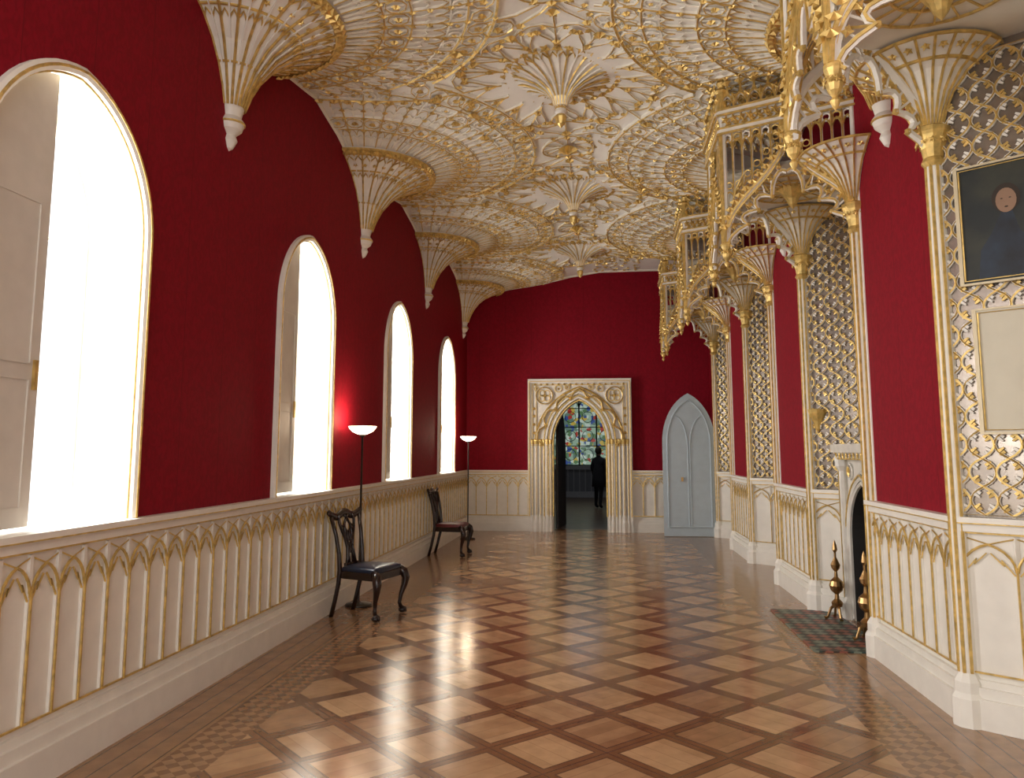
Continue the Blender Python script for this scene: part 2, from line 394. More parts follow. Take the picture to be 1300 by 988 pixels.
for s in(-1,1):
    for q,r in((.585,.022),(.65,.030),(.72,.022),(.79,.030),(.87,.040),(.95,.026)):
        c=fF(DC+s*q,0,.10); mb.lathe(c,[(r*1.7,0),(r*1.7,.18),(r*1.3,.24),(r*1.3,.3),(r,.33),(r,1.70),(r*1.3,1.72),(r,1.74),(r*1.5,1.80),(0,1.81)],0,8)
        fl(mb,fF,[(DC+s*q,.33),(DC+s*q,1.70)],.10+r,.009,1)
        mb.lathe(c,[(r*1.15,1.70),(r*1.6,1.79),(r*1.6,1.81),(r,1.83)],1,8)
    for q in(.87,.95):
        fl(mb,fF,[(DC+s*q,1.85),(DC+s*q,2.95)],.09,.018,0); fl(mb,fF,[(DC+s*q,1.85),(DC+s*q,2.95)],.11,.008,1)
    c=(DC+s*.70,2.70); fl(mb,fF,circ(c[0],c[1],.17,16),.10,.022,0,5,True); fl(mb,fF,circ(c[0],c[1],.17,16),.125,.011,1,5,True)
    for j in range(4):
        t=pi/4+j*pi/2; fl(mb,fF,circ(c[0]+.075*math.cos(t),c[1]+.075*math.sin(t),.06,8),.10,.012,1,4,True)
    mb.ros(fF(c[0],c[1],.10),(0,-1,0),.05,1)
    for (x_,z_,r_) in((.42,2.84,.07),(.24,2.87,.05),(.86,2.84,.045)): fl(mb,fF,circ(DC+s*x_,z_,r_,10),.10,.011,1,4,True); mb.ros(fF(DC+s*x_,z_,.10),(0,-1,0),.03,1)
    for tz in(1.95,2.12,2.29,2.44): mb.ros(fF(DC+s*.91,tz,.10),(0,-1,0),.04,1)
mb.fbox(fF,a0-.03,a1+.03,2.96,3.04,0,.13,0); mb.fbox(fF,a0-.03,a0+.03,0,3.0,0,.12,0); mb.fbox(fF,a1-.03,a1+.03,0,3.0,0,.12,0)
fl(mb,fF,[(a0,.3),(a0,2.99),(a1,2.99),(a1,.3)],.13,.014,1); fl(mb,fF,[(a0+.06,1.85),(a0+.06,2.92),(a1-.06,2.92),(a1-.06,1.85)],.09,.012,1)
for j in range(16): mb.ros(fF(a0+.06+(a1-a0-.12)*(j+.5)/16,2.93,.10),(0,-1,0),.03,1)
mb.build('door_1',[CREAM,GOLD])

def leaf(name,f,w,h,mat,tr=True,th=.05):
    mb=MB(); sp=h-.95*w; c=w/2; P=arch(c,w/2,sp,h-sp,1.5,12)
    for d in(0,th):
        mb.poly([f(0,.01,d),f(w,.01,d),f(w,sp,d),f(0,sp,d)],0)
        for a,b in zip(P[:-1],P[1:]): mb.poly([f(a[0],sp,d),f(b[0],sp,d),f(b[0],b[1],d),f(a[0],a[1],d)],0)
    Q=[(0,.01)]+P+[(w,.01)]
    for a,b in zip(Q,Q[1:]+Q[:1]): mb.poly([f(a[0],a[1],0),f(b[0],b[1],0),f(b[0],b[1],th),f(a[0],a[1],th)],0)
    if tr:
        ins=.09; R=arch(c,w/2-ins,sp,h-sp-ins*1.4,1.5,10,.18); fl(mb,f,R,th,.016,0,6); fl(mb,f,[(ins,.18),(w-ins,.18)],th,.016,0,6)
        fl(mb,f,[(c-.02,.18),(c-.02,sp+.02)],th,.012,0,6);fl(mb,f,[(c+.02,.18),(c+.02,sp+.02)],th,.012,0,6)
        H=h-sp-ins*1.4; W=w/2-ins
        for s in(-1,1):
            fl(mb,f,bez((c+s*.02,sp-.1),(c+s*.02,sp+.25),(c+s*W*.35,sp+H*.62),(c+s*W*.62,sp+H*.62),8),th,.013,0,6)
        mb.fbox(f,c-.16,c-.12,1.02,1.10,th,th+.03,1)
    return mb.build(name,[mat,BRASS])
leaf('door_2',frame((1.13,15.32),(1,0),(0,-1)),.98,2.68,BLUE)
leaf('door_3',frame((DC-DH+.02,16.45),(.12,1),(1,-.12)),.98,2.5,DOORD,False)

# room beyond
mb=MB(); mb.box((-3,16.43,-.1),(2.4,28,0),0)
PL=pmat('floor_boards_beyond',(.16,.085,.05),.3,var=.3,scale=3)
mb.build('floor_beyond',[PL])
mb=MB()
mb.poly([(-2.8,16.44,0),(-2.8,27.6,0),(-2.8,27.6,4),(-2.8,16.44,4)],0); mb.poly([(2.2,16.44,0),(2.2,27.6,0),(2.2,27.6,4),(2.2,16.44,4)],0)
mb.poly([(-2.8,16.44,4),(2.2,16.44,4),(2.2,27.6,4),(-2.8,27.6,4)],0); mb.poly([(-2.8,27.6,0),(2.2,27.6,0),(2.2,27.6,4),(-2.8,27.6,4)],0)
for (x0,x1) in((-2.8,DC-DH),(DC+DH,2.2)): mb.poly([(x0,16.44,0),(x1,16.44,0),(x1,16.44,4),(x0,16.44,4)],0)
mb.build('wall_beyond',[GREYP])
fW=frame((0,27.55),(1,0),(0,-1)); mb=MB()
mb.poly([fW(-2,1.1,0),fW(1,1.1,0),fW(1,3.7,0),fW(-2,3.7,0)],0)
for x in(-2,-1.4,-.8,-.2,.4,1): fl(mb,fW,[(x,1.1),(x,3.7)],.03,.035,1)
for z in(1.1,1.75,2.4,3.05,3.7): fl(mb,fW,[(-2,z),(1,z)],.02,.02,1)
for i in range(5):
    fl(mb,fW,arch(-1.7+.6*i,.3,3.0,.45,1.4,6),.03,.025,1)
    for z in(1.45,2.1,2.75): fl(mb,fW,circ(-1.7+.6*i,z,.19,12),.02,.014,1,4,True)
mb.build('stained_glass_window',[STAIN,SOOT])
mb=MB(); mb.fbox(fW,-2.8,2.2,.95,1.08,0,.12,0); mb.fbox(fW,-2.8,2.2,0,.2,0,.08,0)
for i in range(26): fl(mb,fW,[(-2.8+.2*i,.2),(-2.8+.2*i,.95)],.01,.018,0)
mb.build('trim_3',[pmat('grey_dado',(.38,.38,.40),.5)])

# ------------------------------------------------------------ floor
mb=MB(); mb.box((-2.8,Y0,-.1),(3.0,16.43,0),0); mb.build('floor',[PARQ])
# ------------------------------------------------------------ right wall with recesses
PC=[5.92+SP*i for i in range(-1,4)]
RC=[4.235+SP*i for i in range(-1,4)]
RH=.905; RD=.45; RCY=.36
mb=MB(); piers=[(c-.78,c+.78) for c in PC]
piers[-1]=(PC[-1]-.78,YF); piers[0]=(Y0,piers[0][1])
for (a,b) in piers: mb.poly([(XR,a,0),(XR,b,0),(XR,b,5.4),(XR,a,5.4)],0)
for c in RC[1:]:
    mb.poly([(XR,c-RH,4.12),(XR,c+RH,4.12),(XR,c+RH,5.4),(XR,c-RH,5.4)],0)
    pl=[(XR,c-RH),(XR+RD,c-RH+RCY),(XR+RD,c+RH-RCY),(XR,c+RH)]
    for p,q in zip(pl[:-1],pl[1:]): mb.poly([(p[0],p[1],0),(q[0],q[1],0),(q[0],q[1],4.12),(p[0],p[1],4.12)],1)
mb.build('wall_right',[RED,MIRR])
NICHE={}
for i in range(1,5): NICHE[i]=empty('canopied_niche')
def lattice(mb,f,L,z0,z1,w=.14,h=.165):
    n=max(2,round(L/w)); w=L/n
    rows=int((z1-z0)/h); h=(z1-z0)/rows
    cl=lambda s,t:(min(max(s,.008),L-.008),min(max(t,z0),z1))
    for i in range(n+1):
        for ph in(0,1):
            P=[]
            for j in range(rows*8+1):
                t=z0+h*j/8
                x=math.sin(pi*(t-z0)/h+ph*pi); x=math.copysign(abs(x)**.8,x)
                P.append(cl(w*i+(w*.5)*x,t))
            fl(mb,f,P,.016,.012,0,4)
            fl(mb,f,P,.028,.0065,1,3)
    # inward cusps turning every mesh into a pointed quatrefoil
    cells=[(w*i,z0+h*(j+.5)) for i in range(n+1) for j in range(rows)]+[(w*(i+.5),z0+h*j) for i in range(n) for j in range(rows+1)]
    for (cx,cz) in cells:
        for sx in(-1,1):
            for sz in(-1,1):
                a=(cx+sx*w*.37,cz+sz*h*.25); b=(cx+sx*w*.17,cz+sz*h*.115)
                if not(.01<a[0]<L-.01 and z0<a[1]<z1): continue
                A,B=f(a[0],a[1],.02),f(b[0],b[1],.02)
                mb.tube([A,(A+B)/2,B],[.014,.011,.007],0 if sx*sz>0 else 1,4)
    for d,r,mi in((.02,.022,0),(.04,.009,1)):
        fl(mb,f,[(0.01,z0),(L-.01,z0),(L-.01,z1),(.01,z1)],d,r,mi,4,True)
mbW=MB(); mbS=MB()
for (a,b) in piers:
    f=frame((XR,0),(0,1),(-1,0)); dado(mbW,f,a,b,.2); skirt(mbS,f,a,b)
    for s in(a,b):
        e=.075 if s==a else -.075
        if s in(Y0,YF): continue
        fl(mbW,f,[(s+e,1.2),(s+e,3.9)],.0,.018,0,6); fl(mbW,f,[(s+e,1.2),(s+e,3.9)],.018,.007,1)
for ci,c in enumerate(RC[1:]):
    pl=[(XR,c-RH),(XR+RD,c-RH+RCY),(XR+RD,c+RH-RCY),(XR,c+RH)]
    fire=abs(c-RC[2])<.1
    for k in range(3):
        p,q=pl[k],pl[k+1]; u=(q[0]-p[0],q[1]-p[1]); L=math.hypot(*u); nn=(-u[1],u[0])
        if k==1: nn=(-1,0)
        f=frame(p,u,nn)
        if not(fire and k==1): 
            dado(mbW,f,0,L,.27); skirt(mbS,f,0,L)
        lm=MB(); lattice(lm,f,L,1.22 if not(fire and k==1) else 1.7,4.05)
        lm.build('lattice_mirror',[CREAM,GOLD],parent=NICHE[ci+1])
mbW.build('trim_4',[CREAM,GOLD]); mbS.build('baseboard_right',[CREAM])

for ci,c in enumerate(RC[1:]):
    for s in(-1,1):
        mb=MB(); o=(XR-.015,c+s*RH,0)
        mb.lathe(o,[(.10,0),(.10,.16),(.08,.19),(.08,.25),(.062,.28),(.05,.30),(.05,3.42)],0,10)
        for a in(pi/2,3*pi/4,pi,5*pi/4,3*pi/2):
            x=o[0]+.05*math.cos(a); y=o[1]+.05*math.sin(a); mb.tube([(x,y,.3),(x,y,3.42)],.011,1,4)
        mb.lathe(o,[(.055,3.40),(.075,3.43),(.06,3.46),(.07,3.52),(.10,3.60),(.11,3.62),(.11,3.65),(.05,3.68)],1,10)
        for j in range(10):
            a=2*pi*j/10; mb.ros((o[0]+.09*math.cos(a),o[1]+.09*math.sin(a),3.56),(math.cos(a),math.sin(a),.2),.03,1)
        mb.build('colonnette',[CREAM,GOLD],parent=NICHE[ci+1])

def trumpet(mb,c,prof,a0,a1,step,rib=.01,mi=0,mg=1):
    n=max(6,int(round((a1-a0)/(pi/24)))); mb.lathe(c,prof,mi,n,a0,a1)
    k=int(round((a1-a0)/step)); c=Vector(c)
    for i in range(k+1):
        a=a0+(a1-a0)*i/k
        mb.tube([(c.x+(r+.004)*math.cos(a),c.y+(r+.004)*math.sin(a),c.z+z-.006) for r,z in prof],rib,mg,4)
    return k
# ------------------------------------------------------------ canopies
def canopy(Yc,par):
    mb=MB(); P=[(XR,Yc-.93),(1.15,Yc-.42),(1.15,Yc+.42),(XR,Yc+.93)]
    cen=Vector((XR,Yc,0))
    for k in range(3):
        p,q=P[k],P[k+1]; u=Vector((q[0]-p[0],q[1]-p[1],0)); L=u.length; m=Vector(((p[0]+q[0])/2,(p[1]+q[1])/2,0))
        nn=Vector((-u.y,u.x,0)); 
        if nn.dot(m-cen)<0: nn=-nn
        nn.normalize(); f=frame(p,u,nn); c=L/2
        H=[(0,3.48),(0.0,3.90),(L*.33,3.90),(c,4.32)]
        og=bez(*H,n=12); full=og+[(L-a,b) for a,b in og[::-1][1:]]
        fl(mb,f,full,0,.036,0,6); fl(mb,f,full,.034,.015,1,5); fl(mb,f,[(a,b-.045) for a,b in full],.02,.012,1,5)
        inn=bez((.06,3.43),(.06,3.73),(L*.30,3.85),(c,4.04),12)
        cz=Vector((c,3.60))
        for sgn in(0,1):
            pp=[]
            for i in range(4):
                A=inn[i*3]; B=inn[min(12,i*3+3)]
                va=Vector(A); vb=Vector(B)
                ca=va+(cz-va)*.22 if i>0 else va; cb_=vb+(cz-vb)*.22 if i<3 else vb
                for j in range(5):
                    t=j/5; v=ca.lerp(cb_,t); out=(v-cz).normalized(); v=v+out*math.sin(pi*t)*.095; pp.append((v.x,v.y))
                if i<3: mb.ball(f(*( (cb_.x,cb_.y) if not sgn else (L-cb_.x,cb_.y)),0.0),.024,1,6)
            pp.append(inn[12]); 
            if sgn: pp=[(L-a,b) for a,b in pp]
            fl(mb,f,pp,.0,.022,0,5); fl(mb,f,pp,.020,.012,1,4)
            for i in range(len(pp)-1):
                a,b=pp[i]; j=min(12,max(0,int(i*12/len(pp)))); o2=og[j]; 
                if sgn: o2=(L-o2[0],o2[1])
                fl(mb,f,[(a,b),o2],.0,.009,i%2,3)
                if i%3==1: mb.ros(f((a+o2[0])/2,(b+o2[1])/2,.012),nn,.035,1,.5,4)
        for i in range(1,len(full)-1):
            a,b=full[i]; mb.ros(f(a,b+.04,.03),nn+Vector((0,0,.6)),.052,1,.7,5)
        t=f(c,4.32,.03); mb.lathe(t,[(.012,-.05),(.02,.02),(.045,.05),(.02,.08),(.05,.12),(.035,.17),(0,.22)],1,8)
        for a in(-1,1): mb.ros(f(c+a*.05,4.40,.03),nn,.045,1)
        nb=max(4,round(L/.085)); w=L/nb
        def oz(s):
            s=min(s,L-s)
            for (a,b),(a2,b2) in zip(og[:-1],og[1:]):
                if a<=s<=a2+1e-6 and a2>a: return b+(b2-b)*(s-a)/(a2-a)
            return 3.5
        for i in range(nb+1):
            s=w*i; z=max(oz(s),3.72)
            if z<4.5: 
                fl(mb,f,[(s,z),(s,4.52)],0,.013,0,4); fl(mb,f,[(s,z),(s,4.52)],.012,.009,1,4)
            if i<nb:
                fl(mb,f,arch(s+w/2,w/2,4.34,.10,1.4,4),.0,.012,1,4)
                z2=max(oz(s),oz(s+w),3.86)+.02
                if z2<4.3: fl(mb,f,arch(s+w/2,w/2,z2+.0,.07,1.4,3),.0,.009,1,4); fl(mb,f,circ(s+w/2,z2+.13,w*.36,8),0,.008,1,4,True)
                fl(mb,f,circ(s+w/2,4.46,w*.40,8),0,.010,i%2,4,True)
        mb.fbox(f,-.02,L+.02,4.50,4.55,-.05,.05,0); mb.fbox(f,-.02,L+.02,4.55,4.67,-.03,.02,0); mb.fbox(f,-.02,L+.02,4.67,4.72,-.06,.07,0)
        for z,d in((4.50,.05),(4.55,.05),(4.67,.07),(4.72,.07)): fl(mb,f,[(-.03,z),(L+.03,z)],d,.012,1,4)
        nr=round(L/.075)
        for i in range(nr): 
            mb.ros(f(L*(i+.5)/nr,4.63,.03),nn,.046,1,.6,5); mb.ros(f(L*(i+.0)/nr+.01,4.585,.03),nn,.038,1,.6,5)
        nc=round(L/.13); w=L/nc
        for i in range(nc):
            s=w*(i+.5)
            fl(mb,f,arch(s,w/2,4.74,.12,1.3,4),.03,.015,0,4); fl(mb,f,arch(s,w/2,4.74,.12,1.3,4),.043,.010,1,4)
            fl(mb,f,[(s-w*.5,4.74),(s,4.92),(s+w*.5,4.74)],.03,.011,1,4)
            fl(mb,f,circ(s,4.79,.03,6),.03,.008,1,3,True)
            fl(mb,f,[(s,4.86),(s,4.97)],.03,.012,1,4); mb.ros(f(s,4.98,.04),nn,.055,1,.6,4); mb.ros(f(s-w/2,4.84,.04),nn,.042,1,.6,4)
    for k,(x,y) in enumerate(P):
        if k in(1,2):
            mb.tube([(x,y,3.45),(x,y,4.95)],.030,0,8)
            d=Vector((x,y,0))-cen; d.normalize()
            for off in(-.6,0,.6):
                a=math.atan2(d.y,d.x)+off; mb.tube([(x+.033*math.cos(a),y+.033*math.sin(a),3.45),(x+.033*math.cos(a),y+.033*math.sin(a),4.5)],.010,1,4)
            mb.lathe((x,y,0),[(0,3.24),(.014,3.26),(.026,3.29),(.012,3.31),(.034,3.34),(.045,3.375),(.034,3.41),(.05,3.45),(.05,3.47),(.03,3.49)],1,10)
            for j in range(8):
                a=2*pi*j/8; mb.ros((x+.045*math.cos(a),y+.045*math.sin(a),3.39),(math.cos(a),math.sin(a),0),.024,1)
            mb.lathe((x,y,0),[(.05,4.72),(.05,4.9),(.07,4.92),(.03,4.96),(.05,5.0),(0,5.08)],1,8)
            ai=math.atan2(-d.y,-d.x)
            trumpet(mb,(x,y,0),[(.035,3.60),(.045,3.72),(.07,3.85),(.11,3.97),(.16,4.05),(.19,4.09)],ai-1.1,ai+1.1,.275,.007)
        else:
            mb.tube([(x,y,3.6),(x,y,4.9)],.028,0,8)
            cy=Yc+(-RH if k==0 else RH)
            trumpet(mb,(XR-.015,cy,0),[(.06,3.66),(.085,3.74),(.14,3.86),(.23,3.97),(.35,4.05),(.43,4.09)],0,2*pi,pi/12,.009)
            for r,z in((.43,4.09),(.29,4.005)): mb.tube([(XR-.015+r*math.cos(t*pi/12),cy+r*math.sin(t*pi/12),z) for t in range(24)],.012,1,4,True)
            for t in range(24): 
                a=t*pi/12+.13; mb.ros((XR-.015+.37*math.cos(a),cy+.37*math.sin(a),4.05),(math.cos(a)*.5,math.sin(a)*.5,-1),.032,1,.6,5)
    pl=P+[(XR+RD+.02,Yc+RH-RCY),(XR+RD+.02,Yc-RH+RCY)]
    mb.poly([(x,y,4.115) for x,y in pl],0); mb.poly([(x,y,4.14) for x,y in pl],0)
    for j in range(20):
        a=2*pi*j/20; mb.tube([(1.85+.1*math.cos(a),Yc+.1*math.sin(a),4.10),(1.85+.42*math.cos(a),Yc+.42*math.sin(a),4.10)],.008,1,4)
    for r in(.1,.25,.42): mb.tube([(1.85+r*math.cos(t*pi/12),Yc+r*math.sin(t*pi/12),4.10) for t in range(24)],.010,1,4,True)
    mb.lathe((1.85,Yc,0),[(0,3.9),(.04,3.95),(.06,4.0),(.12,4.08),(.14,4.12)],1,10)
    mb.build('gothic_canopy',[CREAM,GOLD],parent=par)
for i,c in enumerate(RC[1:]): canopy(c,NICHE[i+1])

# ------------------------------------------------------------ ceiling
FANS=[(XL,5.43+SP*i,0) for i in range(-3,4)]+[(XR,PC[0]+SP*i,1) for i in range(-2,4)]
FANS=[(x,y,s) for x,y,s in FANS if y<YF+.2]
TAB=[(0,4.88),(.78,4.89),(1.0,4.95),(1.4,5.01),(1.7,5.06),(2.2,5.18),(2.8,5.27),(9,5.32)]
def near(x,y): return min((math.hypot(x-a,y-b),i) for i,(a,b,_) in enumerate(FANS))
def S(x,y):
    r=near(x,y)[0]
    for (a,b),(c,d) in zip(TAB[:-1],TAB[1:]):
        if r<=c: return b+(d-b)*(r-a)/(c-a)
    return 5.32
mb=MB(); nx,ny=50,182
for j in range(ny+1):
    for i in range(nx+1):
        x=XL-.01+(XR+.02-XL)*i/nx; y=Y0+(YF+.02-Y0)*j/ny; mb.v.append((x,y,S(x,y)))
for j in range(ny):
    for i in range(nx):
        o=j*(nx+1)+i; mb.face([o,o+1,o+nx+2,o+nx+1],0)
ceil=mb.build('ceiling',[CEILM],smooth=True)
rb=MB()
DN=(0,0,-1)
def con(P,r,mi,closed=False,off=.012):
    if mi==1:
        rb.tube([(x,y,S(x,y)-off+.002) for x,y in P],r*1.2,0,4,closed)
        rb.tube([(x,y,S(x,y)-off-r*.9) for x,y in P],r*.58,1,3,closed)
    else: rb.tube([(x,y,S(x,y)-off) for x,y in P],r,mi,4,closed)
def inside(x,y): return XL+.01<x<XR-.01 and 1.5<y<YF-.02
PROF=[(.0,3.84),(.03,3.86),(.06,3.92),(.045,3.96),(.09,4.0),(.11,4.06),(.08,4.1),(.10,4.18),(.14,4.30),(.21,4.44),(.32,4.58),(.47,4.70),(.63,4.78),(.79,4.84)]
for fi,(fx,fy,side) in enumerate(FANS):
    if fy<1.8: continue
    ac=0 if side==0 else pi
    tm=MB(); lo,hi=ac-pi/2,ac+pi/2
    tm.lathe((fx,fy,0),PROF+[(.82,4.86),(.80,4.91)],0,30,lo,hi)
    for i in range(0,25):
        a=lo+pi*i/24; pr=PROF[7:] if i%2==0 else PROF[9:]
        tm.tube([(fx+(r+.006)*math.cos(a),fy+(r+.006)*math.sin(a),z-.008) for r,z in pr],.011 if i%2==0 else .008,1 if i%2==0 else 0,4)
        if i<24:
            for (ra,za,rb_,zb) in((.44,4.68,.50,4.715),(.66,4.795,.74,4.82)):
                a2=a+pi/24; am=(a+a2)/2
                tm.tube([(fx+ra*math.cos(a),fy+ra*math.sin(a),za-.01),(fx+rb_*math.cos(am),fy+rb_*math.sin(am),zb-.012),(fx+ra*math.cos(a2),fy+ra*math.sin(a2),za-.01)],.009,1,4)
    for r,z,w in((.105,4.05,.010),(.22,4.45,.009),(.52,4.725,.012),(.77,4.83,.018),(.82,4.86,.020)):
        tm.tube([(fx+r*math.cos(lo+pi*t/30),fy+r*math.sin(lo+pi*t/30),z) for t in range(31)],w,1,5)
    for i in range(36):
        a=lo+pi*(i+.5)/36
        tm.ros((fx+.80*math.cos(a),fy+.80*math.sin(a),4.835),(math.cos(a)*.8,math.sin(a)*.8,-1),.055,1,.7,5)
        if i%2: tm.ros((fx+.60*math.cos(a),fy+.60*math.sin(a),4.76),(math.cos(a)*.7,math.sin(a)*.7,-1),.028,1,.6,5)
    tm.build('fan_vault_corbel',[CREAM,GOLD],parent=ceil)
    NR=44
    for i in range(NR+1):
        a=lo+pi*i/NR; r=.84; P=[]
        while r<2.02:
            x,y=fx+r*math.cos(a),fy+r*math.sin(a)
            if near(x,y)[1]!=fi or not inside(x,y): break
            P.append((x,y)); r+=.1
        if len(P)>1: con(P,.013 if i%2==0 else .010,1 if i%2==0 else 0)
    def ok(x,y): return near(x,y)[1]==fi and inside(x,y)
    def pt(r,a): return (fx+r*math.cos(a),fy+r*math.sin(a))
    for R,w,mi in((1.14,.014,1),(1.36,.014,1),(1.66,.012,0),(1.80,.016,1),(2.03,.022,1)):
        seg=[]
        for t in range(61):
            q=pt(R,lo+pi*t/60)
            if ok(*q): seg.append(q)
            else:
                if len(seg)>1: con(seg,w,mi)
                seg=[]
        if len(seg)>1: con(seg,w,mi)
    for i in range(NR):
        a=lo+pi*i/NR; a2=lo+pi*(i+1)/NR; am=(a+a2)/2
        for (r0,r1,mi) in((1.02,1.13,1),(1.54,1.65,1),(.92,1.0,0),(1.42,1.50,0)):
            if ok(*pt(r1,am)) and ok(*pt(r0,a)) and ok(*pt(r0,a2)):
                con([pt(r0,a),pt((r0*.4+r1*.6),a*.75+am*.25),pt(r1,am),pt(r0*.4+r1*.6,a2*.75+am*.25),pt(r0,a2)],.009,mi)
    for (R,cr,n) in((1.25,.085,22),(1.915,.09,30),(1.73,.055,34)):
        for i in range(n):
            a=lo+pi*(i+.5)/n; q=pt(R,a)
            if ok(*pt(R,a)):
                con([(q[0]+cr*math.cos(t*pi/4),q[1]+cr*math.sin(t*pi/4)) for t in range(8)],.010,1 if cr>.06 else 0,True)
                rb.ros((q[0],q[1],S(*q)-.012),DN,.042 if cr>.06 else .026,1,.8,5)
    for i in range(0,NR+1,2):
        for R in(1.14,1.36,1.50,1.66,1.80,2.03):
            q=pt(R,lo+pi*i/NR)
            if ok(*q): rb.ros((q[0],q[1],S(*q)-.022),DN,.033,1,.8,5)
CX=-.36
def Sc(x,y): return S(x,y)
for i in range(0,5):
    cy=WIN[i]+.22
    if cy<2: continue
    def pt(r,a): return (CX+r*math.cos(a),cy+r*math.sin(a))
    z0=S(CX,cy); pm=MB()
    # broad inverted palm fan: arms of alternating length ending in leaf clusters
    pr=[(.02,-.50),(.05,-.47),(.03,-.44),(.06,-.40),(.05,-.33),(.08,-.25),(.14,-.175),(.24,-.11),(.36,-.06),(.50,-.025),(.58,-.012)]
    pm.lathe((CX,cy,z0),[(0,-.52)]+pr,0,32)
    for k in range(32):
        a=2*pi*k/32
        pm.tube([(CX+(r+.006)*math.cos(a),cy+(r+.006)*math.sin(a),z0+z-.008) for r,z in pr[4:]],.011,1 if k%2 else 0,4)
        pm.ros((CX+.57*math.cos(a),cy+.57*math.sin(a),z0-.03),(math.cos(a)*.5,math.sin(a)*.5,-1),.058,1,.7,5)
        a2=a+pi/32
        pm.tube([(CX+r*math.cos(b_),cy+r*math.sin(b_),z0+z) for r,z,b_ in((.42,-.052,a),(.50,-.036,a2),(.42,-.052,a2+pi/32))],.009,1,4)
    pm.lathe((CX,cy,z0),[(0,-.56),(.04,-.52),(.06,-.45),(.035,-.41),(.06,-.37),(.05,-.33)],1,10)
    pm.build('ceiling_pendant',[CREAM,GOLD],parent=ceil)
    # branching palm arms reaching out between the big wall fans
    for k in range(16):
        a=2*pi*k/16; Lr=1.22 if k%2==0 else .98
        con([pt(.58,a),pt(.80,a),pt(Lr,a)],.013,1)
        for s in(-1,1):
            con([pt(.62,a),pt(.74,a+s*.07),pt(.86,a+s*.15),pt(.94,a+s*.17)],.011,1)
            con([pt(.80,a),pt(.90,a+s*.05),pt(.99,a+s*.10)],.009,0)
            q=pt(.94,a+s*.17); rb.ros((q[0],q[1],S(*q)-.015),DN,.046,1,.8,5)
            q=pt(.99,a+s*.10); rb.ros((q[0],q[1],S(*q)-.015),DN,.034,1,.8,5)
        q=pt(Lr+.02,a)
        if inside(*q): rb.ros((q[0],q[1],S(*q)-.02),DN,.065,1,.8,6)
        q=pt(.72,a); rb.ros((q[0],q[1],S(*q)-.015),DN,.045,1,.8,5)
        # scalloped outer edge instead of plain ring
        a2=a+pi/8; con([pt(.96,a),pt(1.03,a*.75+a2*.25),pt(1.06,(a+a2)/2),pt(1.03,a*.25+a2*.75),pt(.96,a2)],.012,1)
    for k in range(8):
        a=2*pi*k/8+pi/8
        q=pt(1.22,a)
        if inside(*q):
            con([(q[0]+.13*math.cos(t*pi/6),q[1]+.13*math.sin(t*pi/6)) for t in range(12)],.013,1,True)
            for j in range(4):
                b=a+j*pi/2; c2=(q[0]+.06*math.cos(b),q[1]+.06*math.sin(b)); con([(c2[0]+.05*math.cos(t*pi/3),c2[1]+.05*math.sin(t*pi/3)) for t in range(6)],.008,0,True)
            rb.ros((q[0],q[1],S(*q)-.02),DN,.055,1,.8,5)
    for sx,x1 in((-1,XL+.05),(1,XR-.05)):
        yw=WIN[i]+(0 if sx<0 else .49)
        n=16; Pp=[(CX+sx*1.28+(x1-CX-sx*1.28)*t/n, cy+(yw-cy)*t/n) for t in range(n+1)]
        Pp=[q for q in Pp if inside(*q)]
        con(Pp,.018,1)
        for q in Pp[::2]: rb.ros((q[0],q[1],S(*q)-.03),DN,.048,1,.8,5)
for i in range(0,5):
    cy=WIN[i]+.22+SP/2
    if cy>YF-.4 or cy<2: continue
    con([(CX+.30*math.cos(t*pi/12),cy+.30*math.sin(t*pi/12)) for t in range(24)],.016,1,True)
    for k in range(12):
        a=2*pi*k/12; con([(CX+.10*math.cos(a),cy+.10*math.sin(a)),(CX+.30*math.cos(a),cy+.30*math.sin(a))],.009,1)
        rb.ros((CX+.30*math.cos(a),cy+.30*math.sin(a),S(CX,cy)-.02),DN,.05,1,.8,5)
    rb.ros((CX,cy,S(CX,cy)-.02),DN,.13,1,.8,8)
    for sy in(-1,1):
        for sx in(-1,1):
            con([(CX,cy+sy*.32),(CX+sx*.10,cy+sy*.45),(CX+sx*.28,cy+sy*.58)],.012,1)
            con([(CX+sx*.1,cy+sy*.32),(CX+sx*.3,cy+sy*.42),(CX+sx*.55,cy+sy*.40)],.010,1)
            q=(CX+sx*.28,cy+sy*.58); rb.ros((q[0],q[1],S(*q)-.02),DN,.05,1,.8,5)
for y_ in [2+.18*k for k in range(78)]:
    for x_ in(-1.4,-1.2,-1.0,-.8,-.1,.1,.3,.5,.7):
        x=x_+random.uniform(-.06,.06); y=y_+random.uniform(-.05,.05)
        dc=min(math.hypot(x-CX,y-w_-.22) for w_ in WIN)
        if inside(x,y) and near(x,y)[0]>2.06 and dc>1.1: 
            rb.ros((x,y,S(x,y)-.012),DN,.036,1,.8,5)
            b=random.random()*pi; con([(x,y),(x+.07*math.cos(b),y+.07*math.sin(b)),(x+.12*math.cos(b+.5),y+.12*math.sin(b+.5))],.009,1)
for X in(XL+.015,XR-.015):
    rb.tube([(X,y,S(X,y)-.01) for y in [1.5+.1*k for k in range(145)]],.022,0,5)
rb.tube([(x,YF-.015,S(x,YF-.02)-.01) for x in [XL+.05*k for k in range(98)]],.025,0,5)
rb.build('ceiling_tracery',[CEILR,GOLD],parent=ceil)

